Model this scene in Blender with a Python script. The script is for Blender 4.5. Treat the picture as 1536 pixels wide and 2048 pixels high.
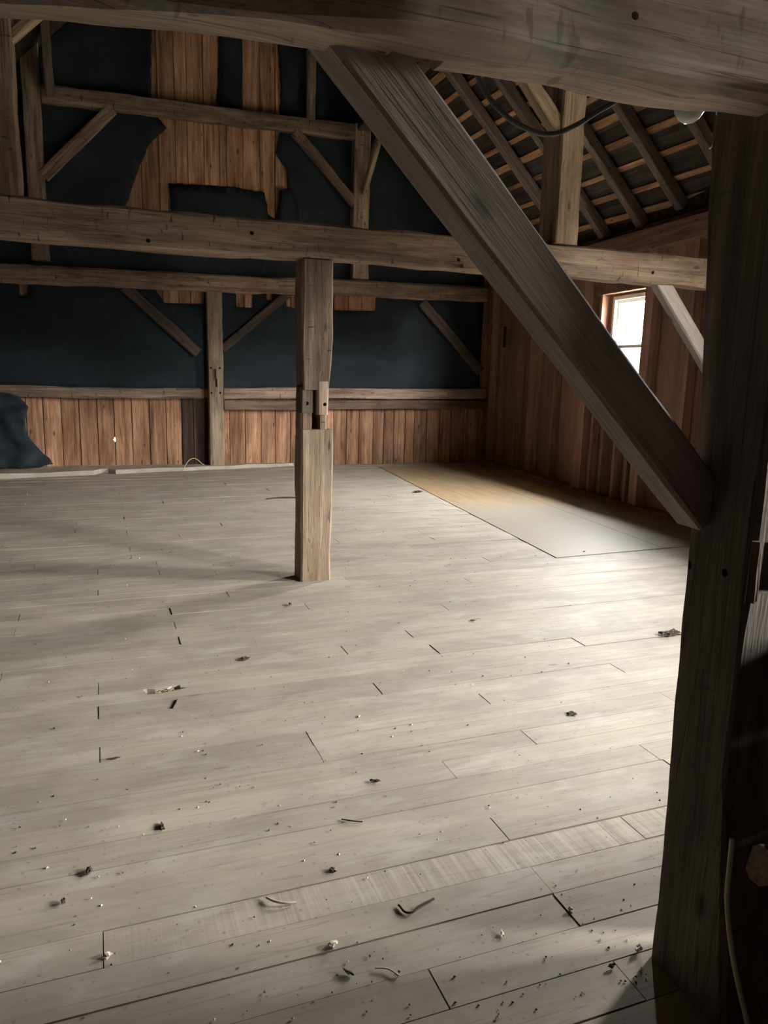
import bpy, bmesh, math, random
from mathutils import Vector, Matrix, noise
from mathutils.geometry import delaunay_2d_cdt
random.seed(7)
S = bpy.context.scene
for o in list(bpy.data.objects): bpy.data.objects.remove(o)
COL = S.collection

# ------------------------------------------------------------------ camera
H = 1.55
yaw, pitch, roll = math.radians(20.9), math.radians(10.7), math.radians(1.5)
Fw = Vector((math.sin(yaw)*math.cos(pitch), math.cos(yaw)*math.cos(pitch), -math.sin(pitch)))
R0 = Vector((math.cos(yaw), -math.sin(yaw), 0)); U0 = R0.cross(Fw)
R2 = R0*math.cos(roll)+U0*math.sin(roll); U2 = R2.cross(Fw)
cd = bpy.data.cameras.new('camera'); cam = bpy.data.objects.new('camera', cd); COL.objects.link(cam)
M = Matrix((R2, U2, -Fw)).transposed().to_4x4(); M.translation = Vector((0, 0, H)); cam.matrix_world = M
cd.sensor_fit = 'HORIZONTAL'; cd.sensor_width = 36; cd.lens = 36*1500/1536
cd.clip_start = .02; S.camera = cam

# ------------------------------------------------------------------ world: bright overcast sky
w = bpy.data.worlds.new('overcast_sky'); S.world = w; w.use_nodes = True
nt = w.node_tree; nt.nodes.clear()
wo = nt.nodes.new('ShaderNodeOutputWorld'); bg = nt.nodes.new('ShaderNodeBackground')
tc = nt.nodes.new('ShaderNodeTexCoord'); sx = nt.nodes.new('ShaderNodeSeparateXYZ'); cr = nt.nodes.new('ShaderNodeValToRGB')
cr.color_ramp.elements[0].position = 0; cr.color_ramp.elements[0].color = (.90, .87, .80, 1)
cr.color_ramp.elements[1].position = .9; cr.color_ramp.elements[1].color = (.96, .98, 1.0, 1)
nt.links.new(tc.outputs['Generated'], sx.inputs[0]); nt.links.new(sx.outputs['Z'], cr.inputs[0])
nt.links.new(cr.outputs[0], bg.inputs[0]); bg.inputs[1].default_value = 78.0
nt.links.new(bg.outputs[0], wo.inputs[0])

S.view_settings.view_transform = 'Standard'; S.view_settings.look = 'None'
S.view_settings.exposure = 1.72; S.view_settings.gamma = 1; S.view_settings.use_curve_mapping = False
S.cycles.max_bounces = 12; S.cycles.diffuse_bounces = 8

# right wall runs a little askew to the frame
def wx(y): return 5.85+(y-6.24)*.0879
WDIR = Vector((.0879, 1, 0)).normalized()
WIN = [(7.32, 8.14, 1.28, 2.53, True), (3.2, 3.85, 1.2, 2.75, True), (-.15, .95, 1.0, 2.75, True)]
for k, (a, b, z0, z1, p) in enumerate(WIN):          # sky portals in the window openings (sampling guides, give no light)
    L = bpy.data.lights.new('window_portal', 'AREA'); L.shape = 'RECTANGLE'; L.size = (z1-z0); L.size_y = b-a
    lo = bpy.data.objects.new('window_portal', L); COL.objects.link(lo)
    c = Vector((wx((a+b)/2)+.22, (a+b)/2, (z0+z1)/2)); n = Vector((-1, .0879, 0)).normalized()
    zz = -n; yy = WDIR; xx = yy.cross(zz)
    m = Matrix((xx, yy, zz)).transposed().to_4x4(); m.translation = c; lo.matrix_world = m
    L.cycles.is_portal = True

# ------------------------------------------------------------------ helpers
def obj(name, bm, mat, parent=None, smooth=False, M=None):
    me = bpy.data.meshes.new(name); bm.to_mesh(me); bm.free()
    o = bpy.data.objects.new(name, me); COL.objects.link(o)
    if mat: me.materials.append(mat)
    if smooth:
        for p in me.polygons: p.use_smooth = True
    if M is not None: o.matrix_world = M
    if parent: 
        o.parent = parent
        o.matrix_world = M if M is not None else Matrix.Identity(4)
    return o
def tag(o, label, cat, group=None, kind=None):
    if label: o['label'] = label
    if cat: o['category'] = cat
    if group: o['group'] = group
    if kind: o['kind'] = kind
    return o
def struct(o): o['kind'] = 'structure'; return o
def bx(bm, x0, x1, y0, y1, z0, z1, M=None):
    v = [bm.verts.new((x, y, z)) for x in (x0, x1) for y in (y0, y1) for z in (z0, z1)]
    if M is not None:
        for q in v: q.co = M @ q.co
    for f in ((0,1,3,2),(4,6,7,5),(0,4,5,1),(2,3,7,6),(0,2,6,4),(1,5,7,3)): bm.faces.new([v[i] for i in f])
    return v
def recalc(bm): bmesh.ops.recalc_face_normals(bm, faces=bm.faces)

# ------------------------------------------------------------------ materials
def N(nt, t, **k):
    n = nt.nodes.new(t)
    for a, b in k.items(): setattr(n, a, b)
    return n
def ramp(nt, fac, stops, interp='LINEAR'):
    r = N(nt, 'ShaderNodeValToRGB'); r.color_ramp.interpolation = interp
    e = r.color_ramp.elements
    while len(e) < len(stops): e.new(.5)
    for i, (p, c) in enumerate(stops):
        e[i].position = p; e[i].color = (*c, 1) if not isinstance(c, (int, float)) else (c, c, c, 1)
    nt.links.new(fac, r.inputs[0]); return r.outputs[0]
def mix(nt, f, a, b, mode='MIX'):
    m = N(nt, 'ShaderNodeMix', data_type='RGBA', blend_type=mode)
    for s, v in ((0, f), (6, a), (7, b)):
        if isinstance(v, bpy.types.NodeSocket): nt.links.new(v, m.inputs[s])
        else: m.inputs[s].default_value = v if s == 0 else (*v, 1)
    return m.outputs[2]
def noi(nt, vec, scale, sv=(1, 1, 1), detail=5, rough=.55, dist=0):
    mp = N(nt, 'ShaderNodeMapping'); mp.inputs['Scale'].default_value = sv; nt.links.new(vec, mp.inputs[0])
    n = N(nt, 'ShaderNodeTexNoise'); n.inputs['Scale'].default_value = scale; n.inputs['Detail'].default_value = detail
    n.inputs['Roughness'].default_value = rough; n.inputs['Distortion'].default_value = dist
    nt.links.new(mp.outputs[0], n.inputs['Vector']); return n.outputs['Fac']
def base(name, rough=.8, spec=.3):
    m = bpy.data.materials.new(name); m.use_nodes = True; nt = m.node_tree
    b = nt.nodes['Principled BSDF']; b.inputs['Roughness'].default_value = rough
    b.inputs['Specular IOR Level'].default_value = spec
    return m, nt, b
def bump(nt, b, h, s=.4, d=.01):
    u = N(nt, 'ShaderNodeBump'); u.inputs['Strength'].default_value = s; u.inputs['Distance'].default_value = d
    nt.links.new(h, u.inputs['Height']); nt.links.new(u.outputs[0], b.inputs['Normal'])
def rndvec(nt):
    tc = N(nt, 'ShaderNodeTexCoord'); oi = N(nt, 'ShaderNodeObjectInfo')
    mu = N(nt, 'ShaderNodeMath', operation='MULTIPLY'); mu.inputs[1].default_value = 37.; nt.links.new(oi.outputs['Random'], mu.inputs[0])
    a = N(nt, 'ShaderNodeVectorMath', operation='ADD'); nt.links.new(tc.outputs['Object'], a.inputs[0]); nt.links.new(mu.outputs[0], a.inputs[1])
    return a.outputs[0], oi.outputs['Random']
def wood(name, dark, mid, light, ax=0, marks=.0, var=.25, rough=.8, green=False, crack=.6, spec=.25):
    """aged timber: grain runs along local axis ax"""
    m, nt, b = base(name, rough, spec); v, rnd = rndvec(nt)
    def sv(l, c): s = [c, c, c]; s[ax] = l; return tuple(s)
    g = noi(nt, v, 1, sv(.9, 16), 6, .6, .6)
    col = ramp(nt, g, [(.28, dark), (.5, mid), (.74, light)])
    bl = noi(nt, v, 1, sv(1.2, 3.5), 4, .6, .3)
    col = mix(nt, ramp(nt, bl, [(.36, .55), (.55, 0)]), col, dark)
    kn = N(nt, 'ShaderNodeTexVoronoi'); mp = N(nt, 'ShaderNodeMapping'); mp.inputs['Scale'].default_value = sv(2.6, 7)
    nt.links.new(v, mp.inputs[0]); nt.links.new(mp.outputs[0], kn.inputs['Vector']); kn.inputs['Scale'].default_value = 1
    col = mix(nt, ramp(nt, kn.outputs['Distance'], [(.05, .75), (.13, 0)]), col, tuple(c*.35 for c in dark))
    ck = noi(nt, v, 1, sv(.55, 24), 3, .5, .8)
    cf = ramp(nt, ck, [(.485, 0), (.5, crack), (.515, 0)])
    col = mix(nt, cf, col, tuple(c*.3 for c in dark))
    fine = noi(nt, v, 1, sv(5, 130), 3, .6)
    col = mix(nt, .35, col, ramp(nt, fine, [(.3, .25), (.7, .8)]), 'OVERLAY')
    h = mix(nt, .5, g, fine)
    if marks:
        mk = noi(nt, v, 1, sv(34, 9), 2, .5, .2); mf = ramp(nt, mk, [(.66, 0), (.72, marks)])
        col = mix(nt, mf, col, tuple(c*.4 for c in dark))
    if green:
        gn = noi(nt, v, 1, sv(2.2, 6), 5, .75, .6)
        col = mix(nt, ramp(nt, gn, [(.55, 0), (.64, .6)]), col, (.16, .27, .22))
    hs = N(nt, 'ShaderNodeHueSaturation'); nt.links.new(col, hs.inputs['Color'])
    mr = N(nt, 'ShaderNodeMapRange'); mr.inputs[3].default_value = 1-var; mr.inputs[4].default_value = 1+var
    nt.links.new(rnd, mr.inputs[0]); nt.links.new(mr.outputs[0], hs.inputs['Value'])
    nt.links.new(hs.outputs[0], b.inputs['Base Color'])
    hc = mix(nt, cf, h, (0, 0, 0)); bump(nt, b, hc, .55, .008)
    return m
beamM = wood('hewn_timber', (.10, .068, .050), (.265, .188, .140), (.43, .325, .25), marks=.8)
frontM = wood('pale_hewn_timber', (.25, .19, .15), (.44, .345, .28), (.62, .51, .42), marks=.5, green=True, var=0)
darkM = wood('dark_hewn_timber', (.05, .038, .03), (.10, .078, .062), (.17, .135, .11), marks=.3, var=.1)
greyM = wood('smooth_grey_timber', (.24, .205, .19), (.31, .265, .245), (.38, .33, .305), crack=.25, var=0)
orangeM = wood('raw_post_timber', (.14, .098, .068), (.30, .22, .155), (.45, .35, .255), var=.1)
redM = wood('red_brown_stud_timber', (.15, .085, .062), (.31, .175, .125), (.46, .28, .20), var=.2, crack=.3)
boardM = wood('barn_board', (.13, .062, .036), (.42, .225, .13), (.60, .38, .25), ax=2, var=.32)
redstudM = wood('red_brown_upright_timber', (.24, .135, .10), (.38, .225, .165), (.50, .31, .23), ax=2, var=.2, crack=.25)
redboardM = wood('red_brown_board', (.24, .14, .105), (.33, .19, .14), (.41, .25, .185), ax=2, var=.25, crack=.3)
darkboardM = wood('dark_board', (.025, .016, .012), (.055, .034, .026), (.09, .06, .045), ax=2, var=.2)
lathM = wood('roof_lath', (.22, .11, .055), (.46, .26, .14), (.62, .40, .24), ax=1, var=.3)
rafterM = wood('rafter_timber', (.09, .07, .058), (.17, .135, .112), (.26, .21, .175), var=.15, crack=.3)

def floor_mat(name, saw=False):
    m, nt, b = base(name, .62, .35); v, rnd = rndvec(nt)
    geo = N(nt, 'ShaderNodeNewGeometry'); P = geo.outputs['Position']
    g = noi(nt, v, 1, (1.1, 20, 20), 6, .6, .8)
    col = ramp(nt, g, [(.25, (.375, .32, .24)), (.5, (.43, .375, .29)), (.78, (.48, .425, .335))])
    d1 = noi(nt, P, 1, (1.5, 3.2, 1), 6, .65, .6)
    col = mix(nt, ramp(nt, d1, [(.40, .6), (.6, 0)]), col, (.29, .255, .21))
    d2 = noi(nt, P, 1, (5, 13, 1), 5, .7, .5)
    col = mix(nt, ramp(nt, d2, [(.62, 0), (.74, .5)]), col, (.19, .165, .14))
    d3 = noi(nt, P, 1, (2.7, 7, 1), 5, .6, .3)
    col = mix(nt, ramp(nt, d3, [(.52, 0), (.7, .5)]), col, (.55, .515, .45))
    kn = N(nt, 'ShaderNodeTexVoronoi'); mp = N(nt, 'ShaderNodeMapping'); mp.inputs['Scale'].default_value = (1.6, 5, 1)
    nt.links.new(v, mp.inputs[0]); nt.links.new(mp.outputs[0], kn.inputs['Vector']); kn.inputs['Scale'].default_value = 1
    col = mix(nt, ramp(nt, kn.outputs['Distance'], [(.03, .7), (.07, 0)]), col, (.16, .12, .09))
    ck = noi(nt, v, 1, (.5, 30, 30), 2, .5, .8); cf = ramp(nt, ck, [(.488, 0), (.5, .35), (.512, 0)])
    col = mix(nt, cf, col, (.14, .115, .09))
    h = g
    if saw:
        xs_ = N(nt, 'ShaderNodeSeparateXYZ'); nt.links.new(P, xs_.inputs[0]); fd = ramp(nt, xs_.outputs['X'], [(.15, 0), (.5, 1)])
        sw = noi(nt, v, 1, (75, 1.4, 1), 3, .6, .25)
        big = noi(nt, P, 1, (2, 3, 1), 2); 
        col = mix(nt, mix(nt, fd, (0, 0, 0), ramp(nt, sw, [(.50, 0), (.68, .35)])), col, (.62, .57, .47))
        col = mix(nt, mix(nt, fd, (0, 0, 0), ramp(nt, sw, [(.34, .4), (.46, 0)])), col, (.22, .18, .14)); h = mix(nt, .6, g, sw)
    sp = N(nt, 'ShaderNodeTexVoronoi'); sp.inputs['Scale'].default_value = 24; nt.links.new(P, sp.inputs['Vector'])
    sn = noi(nt, P, 6)
    sf = N(nt, 'ShaderNodeMath', operation='SUBTRACT'); nt.links.new(sp.outputs['Distance'], sf.inputs[0])
    s2 = N(nt, 'ShaderNodeMath', operation='MULTIPLY'); nt.links.new(sn, s2.inputs[0]); s2.inputs[1].default_value = .22; nt.links.new(s2.outputs[0], sf.inputs[1])
    col = mix(nt, ramp(nt, sf.outputs[0], [(-.02, .45), (.005, 0)]), col, (.18, .15, .12))
    hs = N(nt, 'ShaderNodeHueSaturation'); nt.links.new(col, hs.inputs['Color']); hs.inputs['Saturation'].default_value = .92
    mr = N(nt, 'ShaderNodeMapRange'); mr.inputs[3].default_value = .90; mr.inputs[4].default_value = 1.10
    nt.links.new(rnd, mr.inputs[0]); nt.links.new(mr.outputs[0], hs.inputs['Value'])
    nt.links.new(hs.outputs[0], b.inputs['Base Color']); bump(nt, b, h, .25, .004)
    return m
plankM = floor_mat('dusty_floor_plank'); sawM = floor_mat('saw_marked_floor_plank', True)
def ply_mat():
    m, nt, b = base('yellow_plywood', .6, .3); geo = N(nt, 'ShaderNodeNewGeometry'); P = geo.outputs['Position']
    g = noi(nt, P, 1, (14, 1.2, 1), 5, .6, 1.0)
    col = ramp(nt, g, [(.3, (.29, .195, .105)), (.7, (.41, .295, .175))])
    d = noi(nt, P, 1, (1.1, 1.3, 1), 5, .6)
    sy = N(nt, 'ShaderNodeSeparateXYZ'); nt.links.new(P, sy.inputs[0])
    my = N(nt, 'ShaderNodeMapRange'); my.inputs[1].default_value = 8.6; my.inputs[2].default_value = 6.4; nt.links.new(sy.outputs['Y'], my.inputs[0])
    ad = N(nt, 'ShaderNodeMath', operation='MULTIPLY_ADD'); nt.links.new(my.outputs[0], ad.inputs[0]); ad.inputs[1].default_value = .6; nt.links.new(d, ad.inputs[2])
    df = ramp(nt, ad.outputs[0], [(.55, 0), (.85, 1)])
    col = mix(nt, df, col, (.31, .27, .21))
    nt.links.new(col, b.inputs['Base Color']); bump(nt, b, g, .15, .003); return m
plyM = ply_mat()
def felt_mat():
    m, nt, b = base('tar_paper', .7, .25); tc = N(nt, 'ShaderNodeTexCoord'); v = tc.outputs['Object']
    n = noi(nt, v, 1, (1.2, 1.2, 2.2), 5, .6, .4)
    col = ramp(nt, n, [(.3, (.009, .014, .019)), (.55, (.015, .024, .032)), (.8, (.028, .042, .053))])
    n2 = noi(nt, v, 1, (5, 5, 1.2), 5, .7)
    col = mix(nt, ramp(nt, n2, [(.6, 0), (.8, .3)]), col, (.07, .09, .10))
    nt.links.new(col, b.inputs['Base Color']); w2 = noi(nt, v, 1, (2.5, 2.5, 5), 4, .5, .5)
    bump(nt, b, mix(nt, .2, w2, noi(nt, v, 90)), .5, .03); return m
feltM = felt_mat()
def plain(name, c, rough=.6, metal=0, spec=.4):
    m, nt, b = base(name, rough, spec); tc = N(nt, 'ShaderNodeTexCoord')
    n = noi(nt, tc.outputs['Object'], 30); nt.links.new(mix(nt, n, tuple(x*.8 for x in c), tuple(min(1, x*1.15) for x in c)), b.inputs['Base Color'])
    b.inputs['Metallic'].default_value = metal; return m
vinylM = plain('white_window_paint', (.75, .76, .76), .4)
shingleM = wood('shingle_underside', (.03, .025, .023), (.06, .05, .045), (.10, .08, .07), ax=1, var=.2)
subM = plain('dark_subfloor', (.02, .016, .013), .9); cableM = plain('black_cable', (.05, .05, .055), .5)
ropeM = plain('pale_rope', (.60, .57, .42), .8); chipM = plain('pale_chip', (.62, .56, .45), .8)
barkM = plain('dark_bark_chip', (.07, .05, .035), .85); strawM = plain('straw', (.42, .35, .2), .8); whiteM = plain('white_gap_light', (.85, .85, .83), .7)
groundM = plain('winter_grass', (.16, .14, .09), .9); ironM = plain('dark_iron', (.02, .02, .022), .5)
m, nt, b = base('clear_glass', .02); nt.nodes.remove(b)
tr = N(nt, 'ShaderNodeBsdfTransparent'); gl = N(nt, 'ShaderNodeBsdfGlossy'); gl.inputs['Roughness'].default_value = .02
ms = N(nt, 'ShaderNodeMixShader')
ms.inputs[0].default_value = .05; nt.links.new(tr.outputs[0], ms.inputs[1]); nt.links.new(gl.outputs[0], ms.inputs[2])
nt.links.new(ms.outputs[0], nt.nodes['Material Output'].inputs[0]); glassM = m
m, nt, b = base('frosted_bulb_glass', .12, .6); b.inputs['Base Color'].default_value = (.62, .68, .60, 1); b.inputs['Transmission Weight'].default_value = .25; bulbM = m

# ------------------------------------------------------------------ timber builder
def timber(name, A, B, w, h, mat, label=None, cat=None, up=(0, 0, 1), seed=0, amp=.007, bow=.01, prof=None, parent=None, seg=.06, round_=.012, group=None):
    """hewn timber from A to B: w = sideways (dir x up), h = along up; prof(t) -> (-side,+side,-up,+up) half sizes"""
    A, B = Vector(A), Vector(B); d = B-A; L = d.length; X = d.normalized()
    Y = Vector(up).cross(X)
    if Y.length < 1e-4: Y = Vector((0, 1, 0))
    Y.normalize(); Z = X.cross(Y)
    n = max(2, min(90, int(L/seg))); k = 5
    bm = bmesh.new(); rings = []
    so = Vector((seed*7.3, seed*3.1, seed*1.7))
    for i in range(n+1):
        t = i/n; x = t*L
        a0, a1, b0, b1 = prof(t) if prof else (w/2, w/2, h/2, h/2)
        bo = Vector((0, noise.noise(Vector((x*.5, seed, 1.3)))*bow*2, noise.noise(Vector((x*.5, seed, 9.1)))*bow*2))
        r = round_*(1+.9*noise.noise(Vector((x*1.7, seed, 4.4)))); r = max(.003, r)
        pts = []
        for (c0, c1) in (((-a0, -b0), (a1, -b0)), ((a1, -b0), (a1, b1)), ((a1, b1), (-a0, b1)), ((-a0, b1), (-a0, -b0))):
            dx, dy = c1[0]-c0[0], c1[1]-c0[1]; ll = math.hypot(dx, dy); ux, uy = dx/ll, dy/ll
            for q in range(k):
                s = r+(ll-2*r)*q/(k-1); pts.append((c0[0]+ux*s, c0[1]+uy*s, uy, -ux))
        ring = []
        for j, (py, pz, ny, nz) in enumerate(pts):
            p = Vector((x, py, pz))
            dd = amp*(noise.noise(p*3.2+so)*1.3+noise.noise(Vector((x*9, py*22, pz*22))+so)*.55)
            ring.append(bm.verts.new((x, py+ny*dd+bo.y, pz+nz*dd+bo.z)))
        rings.append(ring)
    m_ = len(rings[0])
    for i in range(n):
        for j in range(m_):
            bm.faces.new((rings[i][j], rings[i][(j+1) % m_], rings[i+1][(j+1) % m_], rings[i+1][j]))
    bm.faces.new(list(reversed(rings[0]))); bm.faces.new(rings[-1]); recalc(bm)
    Mx = Matrix((X, Y, Z)).transposed().to_4x4(); Mx.translation = A
    o = obj(name, bm, mat, parent, True, Mx)
    try: o.data.set_sharp_from_angle(angle=math.radians(38))
    except Exception: pass
    if label: tag(o, label, cat, group)
    return o
def cut(o, cutters):
    """carve mortises and peg holes out of a timber; the cutters are thrown away"""
    bm = bmesh.new()
    for c in cutters:
        if c[0] == 'box': bx(bm, *c[1])
        else:
            (x, y, z), r, ax, dep = c[1:]
            rot = Matrix.Rotation(math.pi/2, 4, 'X') if ax == 'Y' else Matrix.Identity(4) if ax == 'Z' else Matrix.Rotation(math.pi/2, 4, 'Y')
            bmesh.ops.create_cone(bm, cap_ends=True, segments=10, radius1=r, radius2=r, depth=dep, matrix=Matrix.Translation((x, y, z)) @ rot)
    recalc(bm); c = obj('cutter', bm, o.data.materials[0])
    bpy.context.view_layer.update()
    md = o.modifiers.new('b', 'BOOLEAN'); md.object = c; md.solver = 'EXACT'; md.operation = 'DIFFERENCE'; md.use_self = True
    dg = bpy.context.evaluated_depsgraph_get(); me = bpy.data.meshes.new_from_object(o.evaluated_get(dg))
    o.modifiers.clear()
    if len(me.polygons) > 10: o.data = me
    bpy.data.objects.remove(c)
    return o

# ================================================================== THE SETTING
# floor
bm = bmesh.new(); bx(bm, -3.0, 6.6, -3.4, 11.9, -.10, -.035)
floor = struct(obj('floor', bm, subM))
def jig(v, a): return v+random.uniform(-a, a)
seams = [.872, 1.01, 1.148, 1.285, 1.422, 1.558, 1.70, 1.834, 1.973, 2.112, 2.252, 2.386, 2.527, 2.663, 2.80, 2.935, 3.06, 3.195, 3.33, 3.46, 3.60]
while seams[-1] < 6.15: seams.append(seams[-1]+jig(.139, .004))
known = {1.422: [.753], 1.558: [1.23], 1.70: [1.234], 1.834: [-.048], 1.973: [1.239], 2.252: [2.11], 2.386: [1.244], 2.663: [.787], 2.80: [.785, 3.0], 2.935: [-.052, 1.69],
         3.33: [-.056, 2.13], 3.46: [2.6], 3.60: [-.057, 1.73]}
joists = [-.95, -.51, -.055, .38, .785, 1.237, 1.69, 2.12, 2.57, 3.02, 3.48, 3.93, 4.4, 4.85, 5.3]
def plank_bm(x0, x1, y0, y1, bm=None, t=.03):
    own = bm is None
    if own: bm = bmesh.new()
    dz = random.uniform(-.0018, .0018); n = max(2, int((x1-x0)/.45))
    q_ = 1.6 if y0 < 2.6 else 1.0; ga = random.uniform(.0006, .002)*q_; gb = random.uniform(.0006, .002)*q_; e = random.uniform(.001, .0025)
    top0, top1, b0, b1 = [], [], [], []
    for i in range(n+1):
        x = x0+e+(x1-x0-2*e)*i/n; wob = noise.noise(Vector((x*1.3, y0*5, 2)))*.0018
        wo2 = noise.noise(Vector((x*1.3, y1*5, 2)))*.0018
        z = dz+noise.noise(Vector((x*.8, y0*3, 7)))*.0015
        top0.append(bm.verts.new((x, y0+ga+wob, z))); top1.append(bm.verts.new((x, y1-gb+wo2, z+random.uniform(-.0006, .0006))))
        b0.append(bm.verts.new((x, y0+ga+wob, -t))); b1.append(bm.verts.new((x, y1-gb+wo2, -t)))
    for i in range(n):
        bm.faces.new((top0[i], top0[i+1], top1[i+1], top1[i])); bm.faces.new((b0[i], b0[i+1], top0[i+1], top0[i])); bm.faces.new((top1[i], top1[i+1], b1[i+1], b1[i]))
    bm.faces.new((top0[0], top1[0], b1[0], b0[0])); bm.faces.new((b0[-1], b1[-1], top1[-1], top0[-1]))
    return bm
last = []
for i in range(len(seams)-1):
    y0, y1 = seams[i], seams[i+1]; xe = wx(y0)+.12
    j = known.get(round(seams[i], 3))
    if j is None:
        c = [q for q in joists if q not in last]; a = random.choice(c[:5]); j = [a]; 
        c2 = [q for q in joists if q > a+1.7 and q not in last]
        if c2: j.append(random.choice(c2[:4]))
    else:
        c2 = [q for q in joists if q > j[-1]+1.6]
        if c2: j = j+[random.choice(c2[:4])]
    last = j; xs = [-2.95]+sorted(j)+[xe]
    for a, b_ in zip(xs, xs[1:]):
        sawp = abs(y0-1.834) < .002 and a > -1
        o = obj('plank', plank_bm(a, b_, y0, y1), sawM if sawp else plankM, floor)
        if sawp: o['label'] = 'floor plank with pale rip-saw marks across it'
        if abs(y0-3.46) < .002 and a < .22 < b_:
            # rotted hole through the plank beside the straw
            me = o.data; bmx = bmesh.new(); pts = [(.145, 3.592), (.165, 3.597), (.20, 3.582), (.26, 3.580), (.285, 3.597), (.322, 3.598), (.318, 3.570), (.352, 3.556), (.30, 3.540), (.21, 3.524), (.16, 3.532)]
            vs = [bmx.verts.new((x, y, .02)) for x, y in pts]; v2 = [bmx.verts.new((x, y, -.06)) for x, y in pts]
            bmx.faces.new(vs); bmx.faces.new(v2[::-1]); n_ = len(pts)
            for q in range(n_): bmx.faces.new((vs[q], v2[q], v2[(q+1) % n_], vs[(q+1) % n_]))
            recalc(bmx); hole_cut = (o, bmx)
o, bmx = hole_cut
c = obj('cutter', bmx, plankM); bpy.context.view_layer.update()
# close the underside so the cut is clean
bmq = bmesh.new(); bmq.from_mesh(o.data); bmesh.ops.holes_fill(bmq, edges=bmq.edges, sides=0); recalc(bmq); bmq.to_mesh(o.data); bmq.free()
md = o.modifiers.new('b', 'BOOLEAN'); md.object = c; md.solver = 'EXACT'; md.operation = 'DIFFERENCE'
me = bpy.data.meshes.new_from_object(o.evaluated_get(bpy.context.evaluated_depsgraph_get())); o.modifiers.clear()
if len(me.polygons) > 8: o.data = me
bpy.data.objects.remove(c)
# far planks (too thin on the receding floor to tell apart) and those behind the camera
bm = bmesh.new(); y = seams[-1]
while y < 11.75:
    x = -2.95; e = wx(y)+.12
    while x < e:
        x1 = min(e, x+random.choice([1.35, 1.8, 2.25, 2.7, 3.15]))
        plank_bm(x, x1, y, y+.139, bm); x = x1
    y += .139
y = seams[0]
while y > -3.3: plank_bm(-2.95, 5.2, y-.139, y, bm); y -= .139
fp = obj('floor_boards', bm, plankM, floor); fp['kind'] = 'stuff'

# plywood sheets laid along the right wall
def slab(pts, z0, z1):
    bm = bmesh.new(); a = [bm.verts.new((x, y, z0)) for x, y in pts]; b_ = [bm.verts.new((x, y, z1)) for x, y in pts]
    bm.faces.new(a[::-1]); bm.faces.new(b_); n = len(pts)
    for i in range(n): bm.faces.new((a[i], a[(i+1) % n], b_[(i+1) % n], b_[i]))
    recalc(bm); return bm
def ex(y): return 3.635+(y-5.33)*.1
ys = [5.33, 7.0, 8.41, 9.75, 11.4]
for i in range(4):
    y0, y1 = ys[i]+.003, ys[i+1]-.003
    mid0, mid1 = wx(y0)-.95, wx(y1)-.95
    s0, s1 = (y0+.07, y1) if i == 0 else (y0, y1)
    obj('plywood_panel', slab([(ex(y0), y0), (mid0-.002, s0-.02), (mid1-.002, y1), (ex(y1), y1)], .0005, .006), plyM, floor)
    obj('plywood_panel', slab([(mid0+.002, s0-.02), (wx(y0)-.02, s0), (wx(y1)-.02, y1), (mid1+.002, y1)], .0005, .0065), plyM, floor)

# back wall: backing with a tiny daylight hole, vertical boards in front
BY = 11.78
hx, hz = .20, .44
bm = bmesh.new()
for (a, b_, c, d) in ((-3.2, hx-.02, -.1, 8), (hx+.02, 6.9, -.1, 8), (hx-.02, hx+.02, -.1, hz-.03), (hx-.02, hx+.02, hz+.03, 8)): bx(bm, a, b_, BY+.03, BY+.06, c, d)
wb = struct(obj('wall_back', bm, darkboardM))
bxs = [-3.1, -2.86, -2.6, -2.36, -2.12, -1.9, -1.66, -1.42, -1.19, -.96, -.74, -.50, -.26, -.02, .21, .46, .71, .95, 1.18, 1.35, 1.58, 1.80, 1.90, 2.14, 2.39, 2.62, 2.86, 3.1, 3.34, 3.58, 3.80, 4.02, 4.27, 4.46, 4.64, 4.84, 5.01, 5.24, 5.48, 5.70, 5.95, 6.2, 6.45]
for i in range(len(bxs)-1):
    a, b_ = bxs[i]+.005, bxs[i+1]-.005; zt = min(9.4-abs((a+b_)/2-1.7), 7.6)
    dark = 1.17 < (a+b_)/2 < 1.6  # pair of boards overlaid dark up to the rail
    bm = bmesh.new(); f = random.uniform(0, .012); n = 10
    if dark:
        b2 = bmesh.new(); bx(b2, a, b_, BY-.012, BY-.002, 0, 1.06); recalc(b2); o2 = obj('board', b2, darkboardM, wb); o2['label'] = 'dark board beside the wall post'
    rows = []
    for k in range(n+1):
        z = (zt+.1)*k/n; w0 = noise.noise(Vector((a*9, z*.9, 3)))*.004; w1 = noise.noise(Vector((b_*9, z*.9, 5)))*.004
        if i == 14 and k == 0: pass
        rows.append([bm.verts.new(p) for p in ((a+w0-(a+b_)/2, f, z), (b_+w1-(a+b_)/2, f, z), (b_+w1-(a+b_)/2, .03, z), (a+w0-(a+b_)/2, .03, z))])
    for k in range(n):
        for q in range(4): bm.faces.new((rows[k][q], rows[k][(q+1) % 4], rows[k+1][(q+1) % 4], rows[k+1][q]))
    bm.faces.new(rows[0][::-1]); bm.faces.new(rows[-1]); recalc(bm)
    Mx = Matrix.Translation(((a+b_)/2, BY, 0))
    o = obj('board', bm, boardM, wb, False, Mx)
    if a < hx < b_ or abs(a-hx) < .03 or abs(b_-hx) < .03:
        bpy.context.view_layer.update(); cut(o, [('cyl', (hx, BY, hz), .010, 'Y', .3)])

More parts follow.
